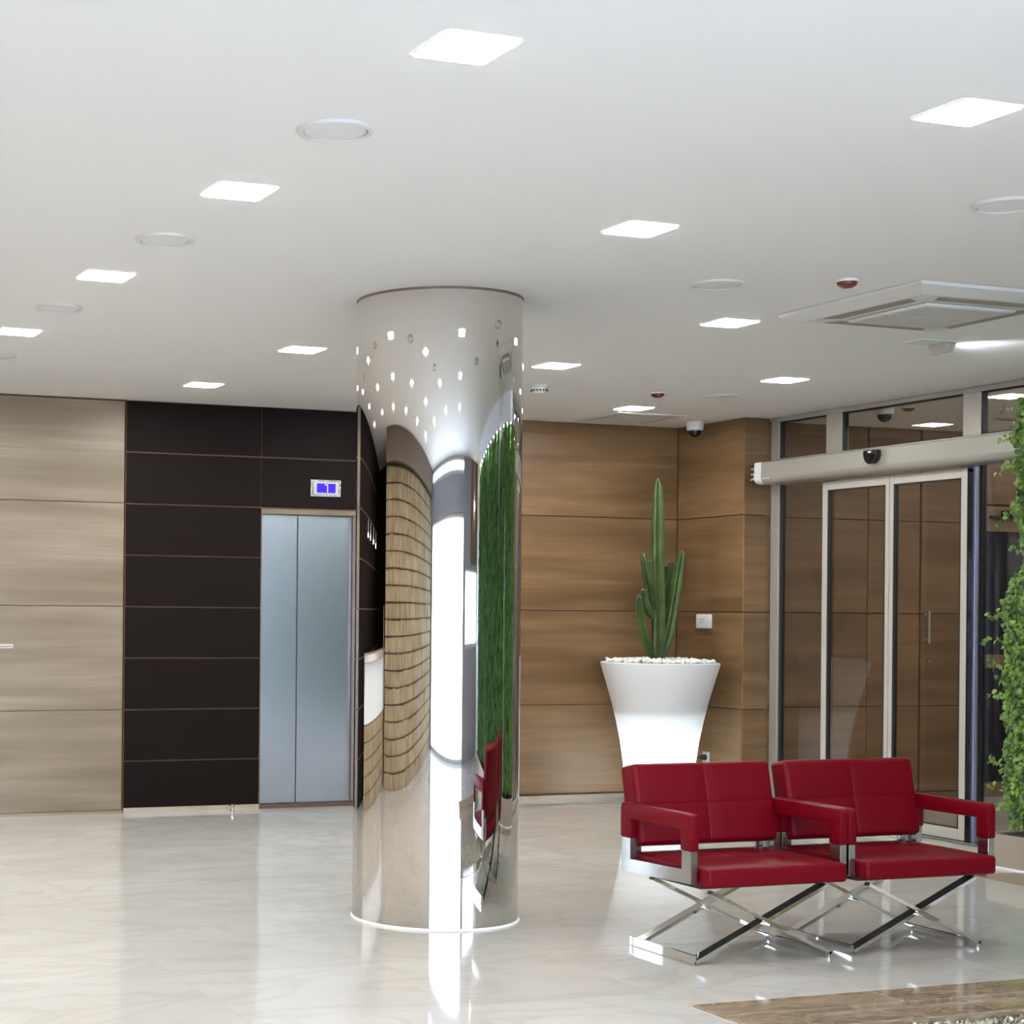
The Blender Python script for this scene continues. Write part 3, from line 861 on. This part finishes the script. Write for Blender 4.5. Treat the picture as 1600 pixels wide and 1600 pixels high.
plug = thing('power_plug', 'black plug with a cable running to the glowing pot', 'plug', (RX - 0.0125, 11.31, 0.335))
MB().lathe([(0, 0.0), (0.022, 0.0), (0.021, 0.02), (0.012, 0.045), (0.006, 0.055), (0, 0.055)], n=18).build('body', M['black_rubber'], plug, smooth=True).rotation_euler = (0, -math.pi / 2, 0)
MB().tube([(-0.05, 0, 0), (-0.10, -0.01, -0.004), (-0.16, -0.04, -0.02), (-0.24, -0.08, -0.06), (-0.26, -0.10, -0.18), (-0.22, -0.1, -0.30), (-0.24, -0.1, -0.331)], 0.0045, 8).build('cable', M['black_rubber'], plug, smooth=True)

# ------------------------------------------------------------------ glowing pot, cactus, pebbles
PXC, PYC = 7.535, 11.15
pot = thing('plant_pot', 'tall white flared pot glowing bluish white at its foot', 'plant pot', (PXC, PYC, 0))
pp = [(0.0, 0.002), (0.236, 0.002), (0.242, 0.02), (0.252, 0.18), (0.266, 0.33), (0.288, 0.48), (0.318, 0.63), (0.355, 0.78), (0.395, 0.92), (0.433, 1.05), (0.436, 1.065), (0.428, 1.07), (0.418, 1.062), (0.384, 0.94)]
MB().lathe(pp, n=72).build('shell', M['pot'], pot, smooth=True)
MB().lathe([(0, 1.054), (0.408, 1.052), (0.385, 0.955), (0.312, 0.655), (0.0, 0.65)], n=48).build('liner', M['soil'], pot, smooth=True)
M['bulb'] = emitter('pot_bulb', (0.84, 0.95, 1.0, 1), 150)
MB().lathe([(0, 0.04), (0.09, 0.04), (0.10, 0.06), (0.10, 0.12), (0.07, 0.15), (0, 0.15)], n=24).build('bulb', M['bulb'], pot, smooth=True)

_tb = bmesh.new(); bmesh.ops.create_icosphere(_tb, subdivisions=1, radius=1.0)
_tb.verts.ensure_lookup_table()
ICO_V = [v.co.copy() for v in _tb.verts]; ICO_F = [[v.index for v in f.verts] for f in _tb.faces]; _tb.free()
def blob_ico(t, c, r, squash=0.7):
    e = Euler((random.uniform(0, 6), random.uniform(0, 6), random.uniform(0, 6))).to_matrix()
    s = Vector((r * random.uniform(.8, 1.2), r * random.uniform(.8, 1.2), r * squash)); c = Vector(c)
    vs = []
    for v in ICO_V:
        q = v * random.uniform(0.88, 1.1)
        vs.append(t.verts.new(e @ Vector((q.x * s.x, q.y * s.y, q.z * s.z)) + c))
    for f in ICO_F: t.faces.new([vs[i] for i in f])
random.seed(11)
t = bmesh.new()
for k in range(420):
    a = random.uniform(0, 2 * math.pi); r = 0.392 * math.sqrt(random.random())
    blob_ico(t, (PXC + r * math.cos(a), PYC + r * math.sin(a), 1.068 + random.uniform(0, 0.016) + 0.016 * (1 - r / 0.4)), random.uniform(0.013, 0.021))
peb = MB().take(t).build('pebbles', M['pebble_white'])
tag(peb, 'white pebbles covering the soil of the glowing pot', 'pebbles', kind='stuff')

cac = thing('cactus', 'tall green column cactus with side arms in the white pot', 'cactus', (PXC, PYC, 1.05))
def cact(px_pts, rads, dy, name, ribs=4, ph=0.4):
    """ribbed arm through points (u, v) measured on the photograph's scale: u across, v down, 1 unit = 1.644 mm"""
    pts = [Vector(((u - 376) * 0.001644 - 0.018 + 0.676 * dy * f_, dy * f_, 1.118 - 1.05 + (945 - v) * 0.001640)) for (u, v), f_ in zip(px_pts, [k / (len(px_pts) - 1) * .8 + .2 for k in range(len(px_pts))])]
    # resample
    P, R = [], []
    N = 26
    segs = len(pts) - 1
    for i in range(N + 1):
        x = i / N * segs; k = min(int(x), segs - 1); f_ = x - k
        p0, p1, p2, p3 = pts[max(k - 1, 0)], pts[k], pts[k + 1], pts[min(k + 2, segs)]
        P.append(0.5 * ((2 * p1) + (p2 - p0) * f_ + (2 * p0 - 5 * p1 + 4 * p2 - p3) * f_ ** 2 + (3 * p1 - p0 - 3 * p2 + p3) * f_ ** 3))
        r = rads[k] * (1 - f_) + rads[k + 1] * f_
        R.append(r * (1 + 0.05 * math.sin(i * 1.9)))
    b = MB(); t = bmesh.new(); n = ribs * 6; rings = []
    e = MB(); 
    for i, p in enumerate(P):
        d = (P[min(i + 1, N)] - P[max(i - 1, 0)]).normalized()
        u = d.cross(Vector((0, 1, 0))).normalized(); w = d.cross(u)
        tip = 1.0
        if i > N - 4: tip = math.sqrt(max(0.02, 1 - ((i - (N - 4)) / 4.0) ** 2))
        if i < 2 and name != 'stem': tip = (0.55, 0.85)[i]
        ring = []
        for k in range(n):
            a = 2 * math.pi * k / n + ph
            s_ = abs(math.cos(ribs * (a - ph) / 2))
            rr = 1.12 * R[i] * tip * (0.55 + 0.55 * s_ ** 2.2)
            ring.append(t.verts.new(p + (u * math.cos(a) + w * math.sin(a)) * rr))
        rings.append(ring)
        if i % 1 == 0 and i < N - 1:
            for k in range(ribs):
                a = 2 * math.pi * k / ribs + ph
                q = p + (u * math.cos(a) + w * math.sin(a)) * (R[i] * tip * 1.08)
                tt = bmesh.new(); r_ = bmesh.ops.create_icosphere(tt, subdivisions=1, radius=0.0052)
                for v in tt.verts: v.co = v.co + q + Vector((0, 0, random.uniform(-.012, .012)))
                e.take(tt)
    for a_, b2 in zip(rings, rings[1:]):
        for k in range(n): t.faces.new((a_[k], a_[(k + 1) % n], b2[(k + 1) % n], b2[k]))
    t.faces.new(rings[-1]); t.faces.new(rings[0])
    bmesh.ops.recalc_face_normals(t, faces=list(t.faces))
    st = b.take(t).build(name, M['cactus'], cac, smooth=True)
    th_o = e.build('thorns', M['cactus_rib'], st); th_o['kind'] = 'stuff'
    return st
cact([(376, 975), (378, 860), (376, 740), (372, 560), (370, 350), (368, 135)], [0.048, 0.050, 0.048, 0.046, 0.046, 0.036], 0.0, 'stem')
cact([(352, 955), (318, 890), (290, 800), (276, 730), (274, 668)], [0.022, 0.030, 0.032, 0.031, 0.026], -0.10, 'arm', 4, 0.2)
cact([(352, 770), (325, 740), (303, 690), (296, 640)], [0.020, 0.028, 0.028, 0.022], -0.05, 'arm', 4, 0.9)
cact([(356, 760), (328, 660), (306, 560), (290, 478)], [0.018, 0.025, 0.024, 0.020], 0.05, 'arm', 4, 0.5)
cact([(362, 740), (350, 660), (338, 580), (328, 508)], [0.018, 0.024, 0.024, 0.020], -0.09, 'arm', 4, 0.1)
cact([(395, 950), (430, 840), (458, 700), (478, 580), (502, 462)], [0.030, 0.038, 0.038, 0.034, 0.022], -0.08, 'arm', 4, 0.6)
cact([(396, 760), (414, 690), (432, 610), (443, 508)], [0.020, 0.027, 0.027, 0.020], 0.07, 'arm', 4, 0.3)
cact([(392, 720), (402, 650), (410, 590), (413, 535)], [0.016, 0.020, 0.020, 0.016], 0.10, 'arm', 4, 0.8)

# ------------------------------------------------------------------ red armchairs
def cushion(hx, hy, hz, r, seam_face, seams, bulge=0.006):
    """rounded box with stitched grooves on one face ('z+' or 'y-')"""
    def axis(h):
        core = [-h, -h + r * .3, -h + r * .7, -h + r]
        n = 8
        L_ = [(-h + r) + (2 * (h - r)) * i / n for i in range(n + 1)]
        s = sorted(set([round(v, 5) for v in core + L_ + [-x for x in core] + [-0.008, -0.003, 0, 0.003, 0.008]]))
        return s
    ax, ay, az = axis(hx), axis(hy), axis(hz)
    t = bmesh.new(); cache = {}
    H3 = Vector((hx, hy, hz))
    def V(p):
        k = tuple(round(c, 5) for c in p)
        if k in cache: return cache[k]
        q = Vector([max(-h + r, min(h - r, c)) for c, h in zip(p, H3)])
        d = Vector(p) - q
        pos = q + (d.normalized() * r if d.length > 1e-9 else d)
        if seam_face == 'z+' and p[2] > hz - 1e-6:
            u, v = p[0], p[1]; e = min(1, (1 - (u / hx) ** 2)) * min(1, (1 - (v / hy) ** 2))
            pos.z += bulge * e - 0.005 * (math.exp(-(u / .004) ** 2) + math.exp(-(v / .004) ** 2)) * 0.5 * (e > 0.02)
        if seam_face == 'y-' and p[1] < -hy + 1e-6:
            u, v = p[0], p[2]; e = min(1, (1 - (u / hx) ** 2)) * min(1, (1 - (v / hz) ** 2))
            pos.y -= bulge * e - 0.005 * (math.exp(-(u / .004) ** 2) + math.exp(-(v / .004) ** 2)) * 0.5 * (e > 0.02)
        cache[k] = t.verts.new(pos); return cache[k]
    def face(fa, fb, fn):
        for i in range(len(fa) - 1):
            for j in range(len(fb) - 1):
                try: t.faces.new([V(fn(fa[a], fb[b])) for a, b in ((i, j), (i + 1, j), (i + 1, j + 1), (i, j + 1))])
                except ValueError: pass
    for sgn in (-1, 1):
        face(ax, ay, lambda u, v: (u, v, sgn * hz)); face(ax, az, lambda u, v: (u, sgn * hy, v)); face(ay, az, lambda u, v: (sgn * hx, u, v))
    bmesh.ops.recalc_face_normals(t, faces=list(t.faces))
    return MB().take(t)

def make_chair(label, x):
    ch = thing('armchair', label, 'armchair', (x, 6.25, 0), 0, 'red armchairs side by side')
    # local: x width, -y is the front (world y = 6.25 + local y)
    seat = cushion(0.344, 0.278, 0.040, 0.016, 'z+', True).build('seat', M['leather'], ch, (0, -0.012, 0.362), smooth=True)
    back = cushion(0.355, 0.055, 0.176, 0.022, 'y-', True, 0.005).build('backrest', M['leather'], ch, (0, 0.262, 0.603), smooth=True)
    back.rotation_euler = (math.radians(-12), 0, 0)
    for sgn in (-1, 1):
        xa, xb = (-0.392, -0.349) if sgn < 0 else (0.349, 0.392)
        yf, yb = -0.230, 0.280
        c = 0.02
        U = [(yf, 0.470), (yf, 0.620 - c), (yf + c * .3, 0.620 - c * .3), (yf + c, 0.620), (yb - c, 0.620), (yb - c * .3, 0.620 - c * .3), (yb, 0.620 - c), (yb, 0.470),
             (yb - 0.074, 0.470), (yb - 0.074, 0.553), (yf + 0.070, 0.553), (yf + 0.070, 0.470)]
        MB().prism(U, 'x', xa, xb, 0.005, 2).build('armrest', M['leather'], ch, smooth=True)
        e = 0.003
        L_ = [(yf + e, 0.4695), (yf + e, 0.335), (yb - e, 0.318), (yb - e, 0.4695), (yb - 0.07, 0.4695), (yb - 0.07, 0.380), (yf + 0.066, 0.390), (yf + 0.066, 0.4695)]
        MB().prism(L_, 'x', xa + 0.005, xb - 0.005, 0.0015, 1).build('arm_frame', M['arm_steel'], ch)
    # seat rail tying the arms under the cushion, back brackets
    MB().box(-0.325, 0.325, -0.205, 0.255, 0.309, 0.3215, 0.002).build('seat_base', M['black_rubber'], ch)
    for sgn in (-1, 1):
        MB().box(sgn * 0.318 - 0.022, sgn * 0.318 + 0.022, 0.262, 0.275, 0.322, 0.445, 0.002).build('back_bracket', M['chrome_soft'], ch)
    # crossed legs: U frame standing on the left bar leaning right, and the mirror one
    zt = 0.300
    for (xs, yA, yB, w, nm) in ((-1, -0.190, 0.222, 0.054, 'wide'), (1, -0.236, 0.176, 0.030, 'slim')):
        xb_ = xs * 0.335 - 0.02 + (0 if xs < 0 else -0.02)
        xt = -xs * 0.30
        z0 = 0.008 if xs < 0 else 0.022
        ft = MB().box(xb_ - 0.006 - (0.0 if xs < 0 else 0.006), xb_ + 0.006 + (0 if xs < 0 else 0.006), yA - w / 2, yB + w / 2, z0 - 0.006, z0 + (0.034 if xs < 0 else 0.008), 0.001, 1)
        ft.build('foot_bar', M['chrome'], ch)
        for yy in (yA, yB):
            MB().bar((xb_, yy, z0), (xt, yy, zt), w, 0.015, (0, 1, 0), 0.001).build('leg', M['chrome'], ch)
        if xs > 0:
            for yy in (yA + 0.005, yB - 0.005):
                MB().lathe([(0, 0.0), (0.011, 0.0), (0.012, 0.012), (0.006, 0.0155), (0, 0.0155)], xb_, yy, 16).build('glide', M['chrome'], ch, smooth=True)
    for ya, yb in ((-0.262, -0.17), (0.15, 0.245)): MB().tube([(-0.02, ya, 0.155), (-0.02, yb, 0.155)], 0.006, 12).build('pivot', M['chrome'], ch, smooth=True)
    return ch
make_chair('red leather armchair with crossed chrome legs, in front of the glowing pot', 4.612)
make_chair('red leather armchair with crossed chrome legs, next to the ivy trough', 5.398)

# ------------------------------------------------------------------ pool with crystal gravel
pool = thing('pool_basin', 'sunken brown marble basin edge in the bottom right corner', 'basin', (x0, y1, 0))
def pool_slab(xa, xb, ya, yb, z, h=0.03):
    MB().box(xa - x0, xb - x0, ya - y1, yb - y1, z - h, z, 0.003, 1).build('slab', M['brown_marble'], pool)
xx = [x0 + 0.002, 4.62, 5.45, 6.3, x1 - 0.002]
for a, b in zip(xx, xx[1:]): pool_slab(a, b - 0.003, y1 - 0.185, y1 - 0.002, 0.0025)
yy_ = [y0 + 0.002, 3.0, 4.2, y1 - 0.188]
for a, b in zip(yy_, yy_[1:]): pool_slab(x0 + 0.002, x0 + 0.30, a, b - 0.003, 0.0025)
for a, b in zip([x0 + 0.303, 4.9, 5.8, x1 - 0.002], [4.897, 5.797, x1 - 0.002]): pool_slab(a, b, y1 - 0.37, y1 - 0.192, -0.012)
MB().box(0.003, x1 - x0 - 0.003, y0 - y1 + .003, -0.004, -0.109, -0.075).build('bed', M['brown_marble'], pool)
MB().box(0.31, x1 - x0 - 0.003, -0.385, -0.372, -0.0745, -0.016).build('riser', M['brown_marble'], pool)
random.seed(5)
t = bmesh.new()
for k in range(5200):
    xq, yq = random.uniform(4.14, 5.5), y1 - 0.40 - 0.95 * random.random() ** 1.2
    rr_ = random.uniform(0.007, 0.0145)
    blob_ico(t, (xq, yq, -0.055 + random.uniform(0, 0.028)), rr_, 0.75)
cr = MB().take(t).build('crystal_gravel', M['crystal'])
tag(cr, 'sparkling pale crystal gravel filling the brown marble basin', 'gravel', kind='stuff')

# ------------------------------------------------------------------ ivy trough and green wall
tr = thing('planter_trough', 'low beige metal trough holding the ivy at the right edge', 'planter', (7.58, 7.95, 0))
Lt = 7.7
MB().box(0, 0.02, -Lt, 0, 0.012, 0.195, 0.002).box(0.02, 0.64, -0.02, 0, 0.012, 0.195, 0.002).box(0.62, 0.64, -Lt, -0.02, 0.012, 0.195, 0.002).box(0.02, 0.62, -Lt, -Lt + .02, 0.012, 0.195).build('box', M['trough'], tr)
MB().box(0.021, 0.619, -Lt + .021, -0.021, 0.03, 0.186).build('soil', M['soil'], tr)
MB().box(-0.012, 0.64, -Lt, 0.0, 0.0005, 0.0115).build('foot', M['white_paint'], tr)
struct(MB().box(7.22, 7.567, 1.0, 7.68, 0.0003, 0.004).build('trim_4', M['brown_marble']))
ivy = thing('ivy_hedge', 'tall wall of green ivy leaves growing from the trough at the right edge', 'ivy', (7.85, 7.8, 0.187))
random.seed(21)
def leaf_mesh(t, c, n, up, s):
    n = n.normalized(); side = up.cross(n)
    if side.length < 1e-3: side = Vector((1, 0, 0)).cross(n)
    side.normalize(); up2 = n.cross(side)
    pr = [(0, -0.5), (0.42, -0.30), (0.50, 0.05), (0.22, 0.22), (0, 0.62), (-0.22, 0.22), (-0.50, 0.05), (-0.42, -0.30)]
    ctr = t.verts.new(c + n * (0.10 * s))
    vs = [t.verts.new(c + side * (u * s) + up2 * (v * s)) for u, v in pr]
    for i in range(8): t.faces.new((ctr, vs[i], vs[(i + 1) % 8]))
def leaves(t, c, s):
    n = Vector((-1 + random.gauss(0, .5), random.gauss(0, .6), random.gauss(0.25, .45)))
    leaf_mesh(t, c, n, Vector((random.gauss(0, .4), random.gauss(0, .4), -1)), s)
# near end that shows directly: dense, individually uneven outline
def end_y(z):       # outline of the end of the hedge (world y) against height
    base = [(0.19, 7.86), (0.45, 7.90), (0.75, 7.915), (1.1, 7.925), (1.5, 7.93), (1.62, 7.90), (1.72, 7.80), (1.9, 7.79), (2.0, 7.855), (2.4, 7.865), (2.7, 7.84)]
    for (za, ya), (zb, yb) in zip(base, base[1:]):
        if z <= zb:
            f_ = (z - za) / (zb - za); v = ya + (yb - ya) * f_; break
    else: v = base[-1][1]
    return v + 0.012 * math.sin(z * 31) + 0.012 * math.sin(z * 13 + 1)
t = bmesh.new()
org = Vector((7.85, 7.8, 0.187))
for k in range(9000):
    z = random.uniform(0.215, 2.68)
    ye = end_y(z)
    d_ = abs(random.gauss(0, 1)) * 0.30
    x = 7.66 + 0.02 * math.sin(z * 6 + d_ * 9) + abs(random.gauss(0, 0.06))
    if d_ < 0.03: x = 7.66 + random.uniform(-0.02, 0.2)
    y = ye - d_ + (x - 7.66) * 0.9 * math.exp(-d_ * 6)
    leaves(t, Vector((x, y, z)) - org, random.uniform(0.020, 0.038))
# sprigs that stick out to the left
for z0_, n_, dz in ((2.58, 3, 0.02), (2.28, 6, -0.05), (2.02, 6, -0.10), (1.80, 4, 0.0), (1.40, 6, 0.03), (1.27, 5, 0.01), (1.12, 4, 0.02), (0.98, 4, -0.02), (0.55, 9, 0.05), (0.42, 4, 0.02), (0.32, 5, -0.01), (2.45, 4, -0.03)):
    for k in range(n_):
        f_ = k / n_
        c = Vector((7.66 - 0.02 * random.random(), end_y(z0_) - 0.01 + 0.13 * f_, z0_ + dz * f_ + 0.03 * math.sin(f_ * 3)))
        for q in range(2): leaves(t, c - org + Vector((random.gauss(0, .012), random.gauss(0, .010), random.gauss(0, .016))), random.uniform(0.022, 0.036))
fo = MB().take(t).build('foliage', M['leaf'], ivy); fo['kind'] = 'stuff'
t = bmesh.new()
for k in range(15000):
    y = random.uniform(0.45, 7.45); z = random.uniform(0.235, 2.68)
    x = 7.72 - abs(random.gauss(0, 0.05)) + 0.04 * math.sin(y * 3 + z * 2)
    leaves(t, Vector((x, y, z)) - org, random.uniform(0.05, 0.085))
fo = MB().take(t).build('foliage', M['leaf_moss'], ivy); fo['kind'] = 'stuff'
st = MB()
for k in range(14):
    y = 7.72 - k * 0.5
    st.tube([(7.86 - org.x, y - org.y, 0.0), (7.85 - org.x, y + random.uniform(-.05, .05) - org.y, 0.8), (7.86 - org.x, y + random.uniform(-.06, .06) - org.y, 1.6), (7.86 - org.x, y - org.y, 2.5)], 0.008, 6)
st.build('stems', M['stem'], ivy)
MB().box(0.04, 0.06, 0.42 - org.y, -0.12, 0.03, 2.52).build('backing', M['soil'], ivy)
fa = thing('cove_fascia', 'white lit fascia above the green wall, mirrored in the column', 'fascia', (7.56, 7.3, 2.70))
MB().box(0.0, 0.74, -6.9, 0.0, 0.0, 0.1995).build('board', M['fascia'], fa)
for k in range(12): MB().lathe([(0, -0.0005), (0.03, -0.0005), (0.03, -0.006), (0, -0.006)], 0.11, -0.3 - k * 0.56, 14).build('downlight', M['lamp_cove'], fa)
po = thing('steel_post', 'slim steel post before the green wall, mirrored in the column', 'post', (7.40, 6.25, 0.0045))
MB().tube([(0, 0, 0.012), (0, 0, 2.15)], 0.016, 16).build('shaft', M['chrome_soft'], po, smooth=True)
MB().lathe([(0, 0), (0.05, 0), (0.05, 0.008), (0.018, 0.0115), (0, 0.0115)], n=20).build('base', M['chrome_soft'], po, smooth=True)

# ------------------------------------------------------------------ reception side (seen only in the column)
ang = math.atan2(-2.25, -4.2)
dk = thing('reception_desk', 'reception desk with stone front, mirrored at the column edge', 'desk', (-1.1, 9.9, 0), ang + math.pi)
MB().box(-2.3, 2.3, 0.0, 0.5, 0.62, 1.06).build('front_panel', M['white_panel'], dk)
MB().box(-2.35, 2.35, -0.06, 0.56, 1.0605, 1.12, 0.004).build('top', M['trough'], dk)
db = MB().box(-2.28, 2.28, 0.03, 0.5, 0.0005, 0.6195).build('stone_base', M['joint_pale'], dk)
for c in range(5):
    xx_ = -2.28
    while xx_ < 2.27:
        w = random.uniform(0.4, 0.8); xe = min(2.28, xx_ + w)
        MB().box(xx_ + .002, xe - .002, 0.0 - random.uniform(0, .02), 0.0295, c * 0.123 + 0.004, c * 0.123 + 0.119).build('stone', M['ledge'], db)
        xx_ = xe
sg = thing('counter_sign', 'white upright panel standing on the reception desk end', 'sign', (-2.95, 8.98, 1.1205), ang + math.pi)
MB().box(-0.03, 0.03, -0.02, 0.02, 0.0, 0.36).build('board', M['white_panel'], sg)
for k, x in enumerate((0.3, -0.4, -1.4, -2.4)):
    l = thing('pendant_lamp', ('first', 'second', 'third', 'lowest, fourth')[k] + ' tiny pendant lamp from the left in the column reflection', 'pendant lamp', (x, 10.9, H), 0, 'pendant lamps over the desk')
    MB().tube([(0, 0, -0.0005), (0, 0, -0.80)], 0.004, 6).build('cord', M['black_rubber'], l)
    MB().lathe([(0, -0.80), (0.03, -0.80), (0.045, -0.90), (0, -0.90)], n=16).build('shade', M['white_plastic'], l)
    MB().lathe([(0, -0.9005), (0.035, -0.9005), (0.03, -0.925), (0, -0.93)], n=16).build('bulb', M['lamp_small'], l)
bb = tag(MB().box(6.6, 8.15, FY + 0.0005, FY + 0.04, 1.9, 2.89).build('wall_board', M['brown_board']), 'brown board above the far window, mirrored in the column', 'board')
wl = thing('wall_lamp', 'small warm wall lamp on the brown board, mirrored in the column', 'wall lamp', (7.4, FY + 0.0405, 2.45))
MB().box(-0.04, 0.04, 0, 0.02, -0.06, 0.06).build('plate', M['chrome_soft'], wl)
MB().tube([(0, 0.0205, 0), (0, 0.09, 0)], 0.045, 14).build('bulb', M['lamp_small'], wl)
